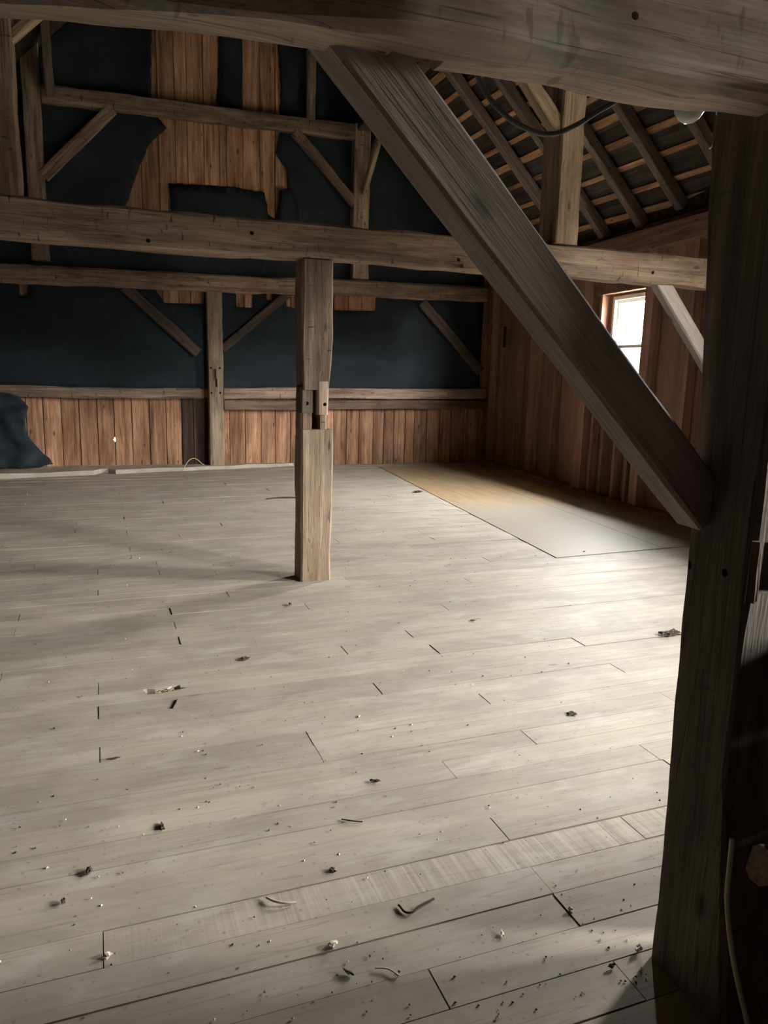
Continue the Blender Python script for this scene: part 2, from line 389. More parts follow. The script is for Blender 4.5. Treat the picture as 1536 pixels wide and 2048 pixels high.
# right wall: sheathing boards set back behind studs, windows
def wq(y, d): # point on the right wall at y, d = depth outward from the stud faces
    n = Vector((1, -.0879, 0)).normalized(); return Vector((wx(y), y, 0))+n*d
def wmat(y, d=0):
    p = wq(y, d); X = Vector((1, -.0879, 0)).normalized(); Z = Vector((0, 0, 1)); Y = Z.cross(X)
    m = Matrix((X, Y, Z)).transposed().to_4x4(); m.translation = p; return m
bm = bmesh.new()
def wbox(bm, y0, y1, d0, d1, z0, z1):
    v = [bm.verts.new(wq(y, d)+Vector((0, 0, z))) for d in (d0, d1) for y in (y0, y1) for z in (z0, z1)]
    for f in ((0,1,3,2),(4,6,7,5),(0,4,5,1),(2,3,7,6),(0,2,6,4),(1,5,7,3)): bm.faces.new([v[i] for i in f])
ws = sorted(WIN); y = -3.4
for (a, b_, z0, z1, p) in ws:
    wbox(bm, y, a, .14, .19, -.1, 4.4); wbox(bm, a, b_, .14, .19, -.1, z0); wbox(bm, a, b_, .14, .19, z1, 4.4); y = b_
wbox(bm, y, 12.0, .14, .19, -.1, 4.4); recalc(bm)
wr = struct(obj('wall_right', bm, darkboardM))
def part_wall(name, y0, y1, d0, d1, z0, z1, mat, parent=wr, label=None):
    bm = bmesh.new(); yc = (y0+y1)/2; hw = (y1-y0)/2*math.sqrt(1+.0879**2)
    bx(bm, d0, d1, -hw, hw, z0, z1); recalc(bm)
    o = obj(name, bm, mat, parent, False, wmat(yc))
    if label: o['label'] = label
    return o
y = -3.3
while y < 11.75:
    y1 = min(11.76, y+random.choice([.3, .34, .38])); segs = [(0.02, 3.3)]
    for (a, b_, z0, z1, p) in WIN:
        if y < b_ and y1 > a:
            segs = [(0.02, z0), (z1, 3.3)]
            if y < a-.03: y1 = a
            elif y1 > b_+.03 and y < b_: y1 = max(b_, y+.02)
    for s0, s1 in segs: part_wall('board', y+.002, y1-.002, .115+random.uniform(0, .008), .14, s0, s1, redboardM)
    y = y1
studs = [(11.62, .05), (11.2, .05), (10.57, .05), (9.98, .05), (9.36, .05), (8.54, .20), (8.26, .05), (7.22, .16), (6.49, .06), (5.8, .05), (5.2, .16), (4.6, .05), (3.91, .08), (3.14, .08), (2.3, .05), (1.7, .05), (1.2, .2), (.99, .05), (-.19, .08), (-.8, .05), (-1.4, .05), (-2.0, .05), (-2.7, .05)]
for yy, ww in studs:
    big = ww > .12
    part_wall('stud', yy-ww/2, yy+ww/2, -.015 if big else random.uniform(-.004, .008), .112, .05, 3.0, redstudM)
for yy in (8.0, 7.7, 7.43): part_wall('stud', yy-.025, yy+.025, .003, .112, .05, .94, redstudM)
part_wall('sill_plate', -3.3, 11.75, -.05, .112, 0, .05, redM)
part_wall('window_header', 7.30, 8.44, .0, .10, 2.56, 2.72, redM)
part_wall('window_header', 3.1, 3.95, .0, .10, 2.77, 2.87, redM)

def window(idx, y0, y1, z0, z1):
    bm = bmesh.new(); t = .045
    def fr(a, b_, c, d, d0=.10, d1=.18): 
        yc = (y0+y1)/2; bx(bm, d0, d1, a-yc, b_-yc, c, d)
    fr(y0, y1, z0, z0+t); fr(y0, y1, z1-t, z1); fr(y0, y0+t, z0+t, z1-t); fr(y1-t, y1, z0+t, z1-t)
    zm = (z0+z1)/2+.01
    recalc(bm); f = struct(obj('window_%d' % idx, bm, vinylM, None, False, wmat((y0+y1)/2)))
    def sash(d0, c, d):
        bm = bmesh.new(); a, b_ = -(y1-y0)/2+t, (y1-y0)/2-t; s = .04
        bx(bm, d0, d0+.025, a, b_, c, c+s); bx(bm, d0, d0+.025, a, b_, d-s, d); bx(bm, d0, d0+.025, a, a+s, c+s, d-s); bx(bm, d0, d0+.025, b_-s, b_, c+s, d-s)
        recalc(bm); o = obj('sash', bm, vinylM, f, False, wmat((y0+y1)/2))
        bm = bmesh.new(); bx(bm, d0+.011, d0+.014, a+s, b_-s, c+s, d-s); recalc(bm); obj('pane', bm, glassM, o, False, wmat((y0+y1)/2))
    sash(.145, zm-.02, z1-t); sash(.115, z0+t, zm+.02)
    bm = bmesh.new(); h_ = (y1-y0)/2
    bx(bm, -.03, .10, -h_-.03, h_+.03, z0-.035, z0-.003); recalc(bm); obj('window_sill', bm, redM, f, False, wmat((y0+y1)/2))
for k, (a, b_, z0, z1, p) in enumerate(WIN): window(k+1, a, b_, z0, z1)
def lining(y0, y1, z0, z1):
    pass
# walls outside the view close the room
bm = bmesh.new(); bx(bm, -3.05, -2.95, -3.4, 11.9, -.1, 4.4); recalc(bm); struct(obj('wall_left', bm, darkboardM))
bm = bmesh.new(); bx(bm, -3.05, 6.2, -3.45, -3.35, -.1, 8.2); recalc(bm); struct(obj('wall_front', bm, darkboardM))
# roof
ZR = 9.37
def roofm(x): return ZR-x
RX = 1.7
bm = bmesh.new()
for s in (1, -1):
    pts = [(RX, ZR-RX+.17), (RX+s*5.0, ZR-RX-5.0+.17)]
    (xa, za), (xb, zb) = pts
    v = [bm.verts.new((x, y, z)) for (x, z) in ((xa, za), (xb, zb), (xb, zb+.04), (xa, za+.04)) for y in (-3.5, 11.95)]
    for f in ((0,1,3,2),(2,3,5,4),(4,5,7,6),(6,7,1,0),(0,2,4,6),(1,7,5,3)): bm.faces.new([v[i] for i in f])
recalc(bm); roof = struct(obj('ceiling', bm, shingleM))
# skip-sheathing laths under the shingles, right slope, per bay of three rafters
def slope_obj(name, x, y0, y1, wd, th, off, mat, parent, side=1):
    # strip along Y on the right slope; off = height of its underside above rafters' undersides plane
    p = Vector((x, (y0+y1)/2, ZR-x)); Z = Vector((1, 0, 1)).normalized(); X = Vector((1, 0, -1)).normalized(); Y = Z.cross(X)
    m = Matrix((X, Y, Z)).transposed().to_4x4(); m.translation = p
    bm = bmesh.new(); bx(bm, -wd/2, wd/2, -(y1-y0)/2, (y1-y0)/2, off, off+th); recalc(bm)
    return obj(name, bm, mat, parent, False, m)
x = 1.95; k = 0
while x < 6.5:
    for (a, b_) in ((3.0, 7.64), (7.64, 11.75)):
        slope_obj('lath', x+random.uniform(-.01, .01), a+.002, b_-.002, random.choice([.06, .075, .09]), .022, .092, lathM, roof)
    x += random.uniform(.19, .215); k += 1
# courses of shingles between the laths: lapped strips under the deck
x = 1.9
while x < 6.55:
    o = slope_obj('shingle_course', x, 3.0, 11.75, .11, .006, .116+random.uniform(-.001, .001), shingleM, roof); x += .1
# small gable windows stay closed: the gable is boarded

# outside ground
bm = bmesh.new(); 
for v in ((-60, -60), (60, -60), (60, 60), (-60, 60)): bm.verts.new((v[0], v[1], -2.6))
bm.faces.new(bm.verts); struct(obj('ground', bm, groundM))
# invented wooded rise outside the right wall, shaped to block low sky light
treeM = wood('added_bare_woodland', (.02, .018, .013), (.045, .04, .028), (.08, .07, .05), ax=2, var=0)
bm = bmesh.new(); rr = []
for i in range(181):
    y = -45+i*.55
    x = 24+3*noise.noise(Vector((y*.06, 1, 1))); h = 2.6+2.2*min(1, max(0, (-2-y)/5))+.8*noise.noise(Vector((y*.22, 3, 1)))+.8*noise.noise(Vector((y*.9, 5, 1)))
    rr.append([bm.verts.new(p) for p in ((x-2, y, -2.6), (x-1.2+.5*noise.noise(Vector((y, 2, 8))), y, -.5), (x, y, 1.2), (x+.6+.8*noise.noise(Vector((y, 7, 8))), y, h-3), (x+1.6, y, h-2.6+2.6), (x+3.5, y, h-2), (x+5, y, -2.6))])
for a, b_ in zip(rr, rr[1:]):
    for q in range(6): bm.faces.new((a[q], b_[q], b_[q+1], a[q+1]))
recalc(bm); tag(obj('added_woodland', bm, treeM), 'added wooded rise outside the window that blocks low sky light', 'trees', kind='stuff')

# ================================================================== TIMBER FRAME
V = Vector
# --- foreground bent
def pf(t):   # foreground post: back face flares towards the top (gunstock)
    z = t*2.14; fl = 0 if z < .8 else (z-.8)*.04+(max(0, z-1.6)**1.5)*.055
    return (.105, .105, .0925+max(0, .62-z)*.13, .0905+fl)
postM = wood('weathered_dark_timber', (.08, .064, .056), (.18, .15, .13), (.30, .25, .215), marks=.3, var=0)
fp_ = timber('foreground_post', (1.449, 1.3125, 0), (1.449, 1.3125, 2.14), .21, .18, postM, 'large dark hewn post nearest the camera at the right edge', 'post', up=(0, 1, 0), seed=3, amp=.005, bow=.003, prof=pf, seg=.03)
cut(fp_, [('box', (1.375, 1.49, 1.19, 1.27, 1.075, 1.195)), ('cyl', (1.33, 1.405, 1.10), .012, 'X', .08), ('cyl', (1.33, 1.29, 1.11), .010, 'X', .08), ('cyl', (1.42, 1.21, 1.25), .013, 'Y', .08)])
# raised shoulder around the old mortise
timber('shoulder', (1.350, 1.219, 1.06), (1.350, 1.219, 1.20), .03, .022, beamM, parent=fp_, up=(0, 1, 0), seed=9, amp=.003, bow=0)
def pb(t):
    x = -.9+t*3.6
    front = 1.262+.0*x; 
    if x < .5: front += (.5-x)*.22
    back = 1.40 if x > .37 else 1.40+(.37-x)*.19
    if x > 1.1: back -= min(.06, (x-1.1)*.18)
    return (1.30-front, back-1.30, .19, .19+.012*math.sin(x*3))
nt = frontM.node_tree; b = nt.nodes['Principled BSDF']; src = b.inputs['Base Color'].links[0].from_socket
v, _ = rndvec(nt); vo = N(nt, 'ShaderNodeTexVoronoi'); mp = N(nt, 'ShaderNodeMapping'); mp.inputs['Scale'].default_value = (17, 34, 34)
nt.links.new(v, mp.inputs[0]); nt.links.new(mp.outputs[0], vo.inputs['Vector']); vo.inputs['Scale'].default_value = 1
wn = noi(nt, v, 5.5); sb = N(nt, 'ShaderNodeMath', operation='MULTIPLY_ADD'); nt.links.new(wn, sb.inputs[0]); sb.inputs[1].default_value = -.38; nt.links.new(vo.outputs['Distance'], sb.inputs[2])
hm = noi(nt, v, 1, (1.6, 4, 4), 3); hf = mix(nt, ramp(nt, hm, [(.5, 0), (.62, 1)]), (0, 0, 0), ramp(nt, sb.outputs[0], [(.0, .8), (.03, 0)]))
rot = noi(nt, v, 1, (2.2, 3, 9), 6, .75, .8); c2 = mix(nt, ramp(nt, rot, [(.56, 0), (.7, .55)]), src, (.12, .085, .06))
nt.links.new(mix(nt, hf, c2, (.03, .02, .015)), b.inputs['Base Color'])
fb = timber('foreground_tie_beam', (-.9, 1.30, 2.29), (2.7, 1.30, 2.29), .16, .38, frontM, 'massive pale hewn beam with green stains running across the top', 'beam', seed=12, amp=.008, bow=.004, seg=.035,
            prof=lambda t: (pb(t)[0], pb(t)[1], pb(t)[2], pb(t)[3]), round_=.016)
cut(fb, [('cyl', (.70, 1.25, 2.24), .007, 'Y', .1), ('cyl', (.95, 1.25, 2.20), .008, 'Y', .1), ('cyl', (.45, 1.25, 2.20), .006, 'Y', .1), ('cyl', (.80, 1.25, 2.30), .007, 'Y', .1), ('box', (.50, .60, 1.33, 1.40, 2.0, 2.14))])
timber('foreground_brace', (1.36, 1.395, 1.235), (.415, 1.395, 2.155), .09, .112, greyM, 'broad smooth grey diagonal brace from the nearest post up to the big beam', 'brace', up=(1, 0, 1), seed=5, amp=.003, bow=.003, seg=.03, round_=.006)
# --- middle bent (y 5.2)
mt = timber('middle_tie_beam', (-2.9, 5.30, 2.375), (5.72, 5.30, 2.43), .20, .235, beamM, 'long hewn tie beam with axe marks spanning the room on the centre post', 'beam', seed=21, amp=.012, bow=.012, seg=.1, round_=.014)
cut(mt, [('cyl', (x, 5.2, z), .014, 'Y', .12) for x, z in ((.34, 2.32), (2.52, 2.36), (4.28, 2.39), (1.0, 2.42))]+[('box', (2.40, 2.56, 5.15, 5.23, 2.305, 2.335))])
def pu(t): return (.098, .098, .113+.004*math.sin(t*9), .113+.002*math.sin(t*5)) 
cp = bpy.data.objects.new('centre_post', None); COL.objects.link(cp); cp.location = (1.46, 5.29, 0)
tag(cp, 'split-toned hewn post with an open mortise standing alone mid-floor', 'post')
bpy.context.view_layer.update()
def cpart(name, A, B, w, h, mat, **k): 
    o = timber(name, A, B, w, h, mat, parent=cp, up=(0, 1, 0), seg=.04, **k); return o
lo_ = cpart('lower_post', (1.46, 5.295, 0), (1.46, 5.295, 1.12), .232, .20, orangeM, seed=31, amp=.007, bow=.006)
nk = cpart('mortised_neck', (1.445, 5.31, 1.12), (1.445, 5.31, 1.42), .195, .16, beamM, seed=32, amp=.005, bow=.002)
cut(nk, [('box', (1.425, 1.488, 5.10, 5.38, 1.10, 1.30)), ('box', (1.425, 1.455, 5.10, 5.38, 1.28, 1.42))])
ck1 = cpart('tenon_cheek', (1.385, 5.275, 1.24), (1.385, 5.275, 1.42), .095, .12, darkM, seed=33, amp=.004, bow=.001)
cut(ck1, [('cyl', (1.385, 5.18, 1.305), .014, 'Y', .12)])
ck2 = cpart('tenon_cheek', (1.500, 5.258, 1.225), (1.500, 5.258, 1.46), .088, .12, beamM, seed=34, amp=.004, bow=.001)
cut(ck2, [('cyl', (1.513, 5.18, 1.30), .013, 'Y', .12)])
cpart('upper_post', (1.457, 5.30, 1.40), (1.457, 5.30, 2.285), .225, .20, beamM, seed=35, amp=.006, bow=.004, prof=lambda t: (.10+.012*min(1, t*3), .085+.03*min(1, t*2.5), .10, .10))
timber('queen_post', (-.50, 5.32, 2.49), (-.50, 5.32, 5.15), .24, .22, beamM, 'hewn upright at the far left edge standing on the middle tie beam', 'post', up=(0, 1, 0), seed=41, bow=.006)
timber('queen_post', (3.435, 5.33, 2.545), (3.435, 5.33, 5.15), .20, .26, orangeM, 'pale hewn upright on the right part of the middle tie beam before the rafters', 'post', up=(0, 1, 0), seed=42, bow=.006)
timber('purlin_brace', (3.37, 5.28, 3.36), (2.75, 5.28, 3.98), .10, .10, orangeM, 'pale brace rising left from the upright before the rafters', 'brace', up=(1, 0, 1), seed=43)
timber('purlin_brace', (-.42, 5.28, 3.36), (.3, 5.28, 4.08), .09, .055, orangeM, 'pale brace at the top left corner rising from the left upright', 'brace', up=(1, 0, 1), seed=44)
timber('upper_collar', (-.45, 5.32, 4.55), (3.4, 5.32, 4.6), .2, .2, beamM, 'collar beam between the two uprights above the middle tie beam', 'beam', seed=45)
timber('tie_brace', (4.41, 5.30, 2.36), (5.2, 5.30, 1.50), .10, .135, greyM, 'pale flat brace dropping right from the middle tie beam beside the window', 'brace', up=(1, 0, 1), seed=46, amp=.003, bow=.002)
timber('wall_post', (5.55, 5.30, 0), (5.55, 5.30, 3.0), .22, .2, darkM, 'dark wall post carrying the right end of the middle tie beam', 'post', up=(0, 1, 0), seed=47)
dimM = wood('dim_rail_timber', (.08, .05, .036), (.19, .125, .09), (.30, .21, .16))
# --- back bent (front faces y 11.6)
def back(name, A, B, w, h, lab, cat, up=(0, 0, 1), mat=beamM, seed=0, dy=0, **k):
    return timber(name, (A[0], 11.6+w/2+dy, A[1]), (B[0], 11.6+w/2+dy, B[1]), w, h, mat, lab, cat, up=up, seed=seed, **k)
back('girt', (-2.9, 2.66), (6.2, 2.845), .11, .25, 'hewn girt crossing the whole back wall just below the middle tie beam', 'beam', seed=51, seg=.12, amp=.014, bow=.012, round_=.03)
bp = timber('back_wall_post', (1.665, 11.67, 0), (1.665, 11.67, 2.62), .225, .14, orangeM, 'tall hewn post with a dark mortise against the back wall, left of the centre post', 'post', up=(0, 1, 0), seed=52)
cut(bp, [('box', (1.625, 1.675, 11.55, 11.65, 1.33, 1.50)), ('box', (1.66, 1.69, 11.55, 11.65, 1.24, 1.36)), ('cyl', (1.60, 11.6, 1.15), .016, 'Y', .1), ('cyl', (1.73, 11.6, 1.15), .016, 'Y', .1), ('cyl', (1.73, 11.6, 1.52), .016, 'Y', .1), ('cyl', (1.60, 11.6, 1.52), .016, 'Y', .1)])
back('rail', (-2.9, 1.14), (1.44, 1.135), .10, .155, 'hewn rail on the back wall left of the mortised wall post', 'beam', seed=53, round_=.025)
back('rail', (1.79, 1.145), (6.25, 1.195), .10, .165, 'upper of two stacked rails on the back wall, behind the centre post', 'beam', seed=54)
back('rail', (1.79, .97), (6.25, 1.005), .10, .145, 'lower reddish of two stacked rails on the back wall, behind the centre post', 'beam', seed=55, mat=dimM)
back('upper_wall_post', (-.65, 2.90), (-.65, 5.95), .16, .225, 'hewn upright on the upper back wall at the left end of the collar beam', 'post', up=(-1, 0, 0), seed=56, bow=.01)
back('upper_wall_post', (3.935, 2.95), (3.935, 5.2), .16, .26, 'hewn upright on the upper back wall at the right end of the collar beam', 'post', up=(-1, 0, 0), seed=57, bow=.006)
back('collar_beam', (-.53, 5.01), (3.80, 5.09), .14, .215, 'hewn collar beam high on the back wall between two uprights', 'beam', seed=58, amp=.012)
back('gable_stud', (3.12, 5.17), (3.12, 6.1), .10, .14, 'short upright on the back gable above the collar beam', 'post', up=(-1, 0, 0), seed=59)
back('knee_brace', (-.56, 3.98), (.34, 4.93), .08, .16, 'left knee brace under the high collar beam', 'brace', up=(-1, 0, 1), seed=60)
back('knee_brace', (2.88, 4.97), (3.83, 4.06), .08, .15, 'right knee brace under the high collar beam', 'brace', up=(1, 0, 1), seed=61)
back('knee_brace', (.42, 2.62), (1.42, 1.72), .08, .15, 'dark lower brace on the back wall sloping down right to the mortised post', 'brace', up=(1, 0, 1), seed=62, mat=darkM, dy=.03)
back('knee_brace', (2.83, 2.70), (1.78, 1.80), .07, .12, 'dark brace on the lower back wall rising right from the mortised wall post', 'brace', up=(-1, 0, 1), seed=63, mat=ironM and darkM, dy=.05)
back('knee_brace', (5.02, 2.66), (6.15, 1.56), .08, .16, 'dim brace near the dark back right corner', 'brace', up=(1, 0, 1), seed=64, mat=darkM, dy=.03)
timber('purlin', (3.93, 11.7, 5.20), (3.5, 3, 5.20), .18, .18, darkM, 'dark purlin running under the right roof slope', 'beam', seed=65, seg=.3)
timber('purlin', (-.65, 11.7, 5.98), (-.5, 3, 5.6), .22, .2, darkM, 'dark purlin running under the left roof slope at the top left corner', 'beam', seed=66, seg=.3)
timber('purlin_brace', (3.97, 11.58, 4.22), (3.97, 10.7, 5.15), .08, .12, orangeM, 'short pale brace leaning off the right upright of the upper back wall', 'brace', up=(0, 1, 1), seed=67)
timber('purlin_brace', (-.42, 11.55, 5.0), (-.42, 10.9, 5.9), .10, .28, darkM, 'dark brace behind the top left corner on the back gable', 'brace', up=(0, 1, 1), seed=68)
# plate and rafters on the right
timber('wall_plate', (wx(3.0)+.04, 3.0, 3.09), (wx(11.7)+.04, 11.7, 3.09), .20, .24, redM, 'reddish plate on top of the right wall under the rafter feet', 'beam', seed=70, seg=.3)
names = {11.3: 'rafter closest to the back gable', 10.6: 'second rafter from the back gable', 9.87: 'third rafter from the back gable', 9.13: 'fourth rafter from the back gable, left of the pale upright',
         8.37: 'fifth rafter from the back gable, passing behind the pale upright', 7.63: 'dark rafter just right of the pale upright', 6.93: 'dark rafter left of the light bulb', 6.2: 'dark rafter right of the light bulb', 5.5: 'rafter nearest the camera, hidden mostly by the big post'}
for i, (yy, lab) in enumerate(names.items()):
    timber('rafter', (RX+.1, yy, ZR-RX-.1+.02), (wx(yy)+.10, yy, ZR-wx(yy)-.10+.02), .105, .13, rafterM, lab, 'rafter', up=(1, 0, 1), seed=80+i, amp=.006, seg=.12)
# skewed sill ledge on the floor at the back left
def ledge():
    bm = bmesh.new(); n = 60; rows = []
    for i in range(n+1):
        x = -2.9+5.8*i/n; fy = 10.72+(x+2.9)*.172+noise.noise(V((x*3, 1, 2)))*.03
        h = .075-.03*i/n+noise.noise(V((x*2, 5, 2)))*.012
        if -.02 < x < .12: fy += .16
        rows.append([bm.verts.new(p) for p in ((x, fy, 0), (x, fy+.012, h), (x, fy+.3, h+noise.noise(V((x*4, 8, 2)))*.01), (x, 11.8, h), (x, 11.8, 0))])
    for i in range(n):
        for q in range(4): bm.faces.new((rows[i][q], rows[i+1][q], rows[i+1][q+1], rows[i][q+1]))
    bm.faces.new(rows[0]); bm.faces.new(rows[-1][::-1]); recalc(bm)
    return tag(obj('sill_ledge', bm, plankM), 'low ragged dusty sill ledge along the foot of the back wall at left', 'ledge')
ledge()

# ================================================================== TAR PAPER
def inside(p, poly):
    x, y = p; c = False; n = len(poly)
    for i in range(n):
        x1, y1 = poly[i]; x2, y2 = poly[(i+1) % n]
        if (y1 > y) != (y2 > y) and x < (x2-x1)*(y-y1)/(y2-y1)+x1: c = not c
    return c
def ragged(poly, step=.06, amp=.012, seed=0):
    out = []
    for i in range(len(poly)):
        a, b_ = V(poly[i]), V(poly[(i+1) % len(poly)]); n = max(1, int((b_-a).length/step))
        for k in range(n):
            p = a+(b_-a)*k/n; out.append((p.x+noise.noise(V((p.x*11, p.y*11, seed)))*amp*1.6, p.y+noise.noise(V((p.x*11, p.y*11, seed+9)))*amp*1.6))
    return out
def sheet(name, outer, holes, yb, disp, label, g=.12, seed=0, parent=None, am=.012):
    oc = ragged(outer, .09, am, seed); hs = [ragged(h, .05, am, seed+i+1) for i, h in enumerate(holes)]
    vs = []; es = []
    for loop in [oc]+hs:
        s = len(vs); vs += [V(p) for p in loop]; es += [(s+i, s+(i+1) % len(loop)) for i in range(len(loop))]
    xs = [p[0] for p in oc]; zs = [p[1] for p in oc]; x = min(xs)
    while x < max(xs):
        z = min(zs)
        while z < max(zs):
            p = (x+random.uniform(-.02, .02), z+random.uniform(-.02, .02))
            if inside(p, oc) and not any(inside(p, h) for h in hs): vs.append(V(p))
            z += g
        x += g
    r = delaunay_2d_cdt(vs, es, [], 0, 1e-5)
    bm = bmesh.new(); bv = []
    for p in r[0]: bv.append(bm.verts.new((p.x, yb-disp(p.x, p.y), p.y)))
    for f in r[2]:
        c = (sum(r[0][i].x for i in f)/len(f), sum(r[0][i].y for i in f)/len(f))
        if inside(c, oc) and not any(inside(c, h) for h in hs):
            try: bm.faces.new([bv[i] for i in f])
            except ValueError: pass
    loose = [v for v in bm.verts if not v.link_faces]; bmesh.ops.delete(bm, geom=loose, context='VERTS')
    bmesh.ops.recalc_face_normals(bm, faces=bm.faces)
    o = obj(name, bm, feltM, parent, True); md = o.modifiers.new('thick', 'SOLIDIFY'); md.thickness = .004
    return tag(o, label, 'tar paper')
def dsp(a, f, s): return lambda x, z: a*(.5+noise.noise(V((x*f, z*f*1.4, s))))+a*.3*noise.noise(V((x*f*3, z*f*3, s+3)))
HOLE = [(0.91, 6.3), (1.82, 6.3), (1.76, 5.17), (2.13, 5.18), (2.13, 6.3), (2.64, 6.3), (2.69, 5.64), (2.68, 4.98), (2.62, 4.67), (2.78, 4.46), (2.81, 4.17), (2.69, 4.12), (2.62, 3.75), (2.51, 3.79), (2.45, 4.11), (1.86, 4.13), (1.07, 4.09), (1.11, 3.63), (0.52, 3.62), (0.48, 3.7), (0.61, 4.08), (0.72, 4.35), (0.83, 4.59), (1.07, 4.82), (0.86, 5.05)]
sheet('tar_paper', [(-2.9, 2.8), (6.2, 2.9), (6.2, 3.1), (2.4, 7.0), (1.0, 7.0), (-2.9, 3.6)], [HOLE], 11.775, dsp(.02, 1.1, 4), 'torn navy tar paper on the upper back gable with boards showing through', seed=2)
sheet('tar_paper_flap', [(2.66, 4.13), (2.80, 4.18), (2.93, 4.04), (2.98, 3.76), (2.72, 3.70), (2.66, 3.8)], [], 11.73, lambda x, z: .05*math.sin((x-2.6)*9)+.03*noise.noise(V((x*9, z*5, 3))), 'curled loose flap of tar paper beside the torn opening in the gable', g=.05, seed=5)
sheet('tar_paper', [(-2.9, 1.15), (1.42, 1.16), (1.42, 1.2), (1.8, 1.2), (6.2, 1.2), (6.2, 2.8), (4.25, 2.8), (4.25, 2.48), (3.56, 2.46), (3.56, 2.72), (2.93, 2.72), (2.93, 2.45), (2.79, 2.48), (2.77, 2.72), (2.56, 2.72), (2.56, 2.55), (2.48, 2.56), (2.47, 2.72), (2.27, 2.72), (2.26, 2.43), (2.02, 2.43), (2.01, 2.72), (1.54, 2.73), (1.53, 2.45), (.97, 2.43), (.77, 2.74), (-.83, 2.67), (-.85, 2.43), (-.95, 2.42), (-.94, 2.66), (-2.9, 2.7)],
      [], 11.775, dsp(.022, 1.0, 14), 'dark tar paper band on the back wall between the girt and the rails', seed=3, am=.004)
sheet('tar_paper', [(-2.6, 1.08), (-1.24, 1.12), (-1.03, 1.07), (-0.91, 0.92), (-0.96, 0.75), (-0.95, 0.55), (-0.82, 0.36), (-0.62, 0.14), (-0.8, 0.09), (-1.31, 0.09), (-2.6, .09)], [], 11.60,
      lambda x, z: .16*(1.1-z)*.9+.09*noise.noise(V((x*2.6, z*3.2, 1)))+.05*noise.noise(V((x*6+z*4, z*7, 5))), 'crumpled tar paper slumped against the back wall at the bottom left', g=.06, seed=8)

# ================================================================== SMALL THINGS
def tube(name, pts, r, mat, label, cat, parent=None, res=3):
    cu = bpy.data.curves.new(name, 'CURVE'); cu.dimensions = '3D'; cu.bevel_depth = r; cu.bevel_resolution = res; cu.use_fill_caps = True
    sp = cu.splines.new('BEZIER'); sp.bezier_points.add(len(pts)-1)
    for q, p in zip(sp.bezier_points, pts): q.co = p; q.handle_left_type = q.handle_right_type = 'AUTO'
    o = bpy.data.objects.new(name, cu); dg = None; COL.objects.link(o); bpy.context.view_layer.update()
    me = bpy.data.meshes.new_from_object(o.evaluated_get(bpy.context.evaluated_depsgraph_get())); bpy.data.objects.remove(o)
    me.materials.clear(); me.materials.append(mat)
    for p in me.polygons: p.use_smooth = True
    o = bpy.data.objects.new(name, me); COL.objects.link(o)
    if parent: o.parent = parent; o.matrix_parent_inverse = parent.matrix_world.inverted()
    if label: tag(o, label, cat)
    return o
tube('cable', [(.70, 1.47, 2.25), (.774, 1.53, 2.145), (.836, 1.53, 2.091), (.887, 1.53, 2.072), (.95, 1.53, 2.067), (1.012, 1.53, 2.092), (1.062, 1.53, 2.124), (1.132, 1.52, 2.171), (1.2, 1.47, 2.26)], .0055, cableM, 'dark cable sagging behind the big beam in front of the rafters', 'cable')
# bulb on the back of the big beam
lb = bpy.data.objects.new('ceiling_bulb', None); COL.objects.link(lb); lb.location = (1.322, 1.53, 2.26)
tag(lb, 'white round light bulb hanging behind the big beam', 'light bulb'); bpy.context.view_layer.update()
bm = bmesh.new(); prof = [(0, -.036), (.012, -.0345), (.024, -.027), (.033, -.013), (.036, 0), (.034, .014), (.027, .028), (.018, .042), (.0135, .055), (.0135, .06), (0, .06)]
def lathe(bm, prof, n=28, c=(0, 0, 0)):
    rings = [[bm.verts.new((c[0]+r*math.cos(2*math.pi*i/n), c[1]+r*math.sin(2*math.pi*i/n), c[2]+z)) for i in range(n)] if r > 0 else [bm.verts.new((c[0], c[1], c[2]+z))] for r, z in prof]
    for a, b_ in zip(rings, rings[1:]):
        for i in range(n):
            j = (i+1) % n
            if len(a) == 1: bm.faces.new((a[0], b_[i], b_[j]))
            elif len(b_) == 1: bm.faces.new((a[i], a[j], b_[0]))
            else: bm.faces.new((a[i], a[j], b_[j], b_[i]))
    recalc(bm)
lathe(bm, prof); obj('bulb', bm, bulbM, lb, True, Matrix.Translation((1.322, 1.53, 2.173)))
bm = bmesh.new(); lathe(bm, [(0, 0), (.022, 0), (.025, .01), (.022, .04), (.04, .05), (.04, .06), (0, .06)]); obj('socket', bm, vinylM, lb, True, Matrix.Translation((1.322, 1.53, 2.23)))
bm = bmesh.new(); bx(bm, 1.27, 1.37, 1.40, 1.58, 2.29, 2.31); recalc(bm); obj('bracket', bm, darkM, lb)
tube('pull_cord', [(1.352, 1.53, 2.25), (1.395, 1.53, 2.21), (1.402, 1.53, 2.171), (1.400, 1.53, 2.12), (1.400, 1.53, 2.098), (1.392, 1.53, 2.09)], .0016, vinylM, None, None, parent=lb)
# rope at the foot of the near post
tube('rope', [(1.338, 1.178, .50), (1.334, 1.172, .43), (1.333, 1.168, .359), (1.334, 1.154, .291), (1.336, 1.139, .235), (1.342, 1.118, .169), (1.346, 1.088, .101), (1.36, 1.05, .008), (1.44, 1.00, .008)], .006, ropeM, 'pale rope hanging down the front of the nearest post', 'rope')
timber('wood_block', (1.328, 1.09, .495), (1.56, 1.09, .45), .05, .08, orangeM, 'brown wood block nailed on the front of the nearest post low at the right edge', 'block', seed=91, bow=0)
# dark worn patch like a hung strap on the right wall
o = part_wall('leather_strap', 11.06, 11.14, -.012, .0, 1.97, 2.30, ironM, None); tag(o, 'dark narrow strap hanging on the right wall near the back corner', 'strap')
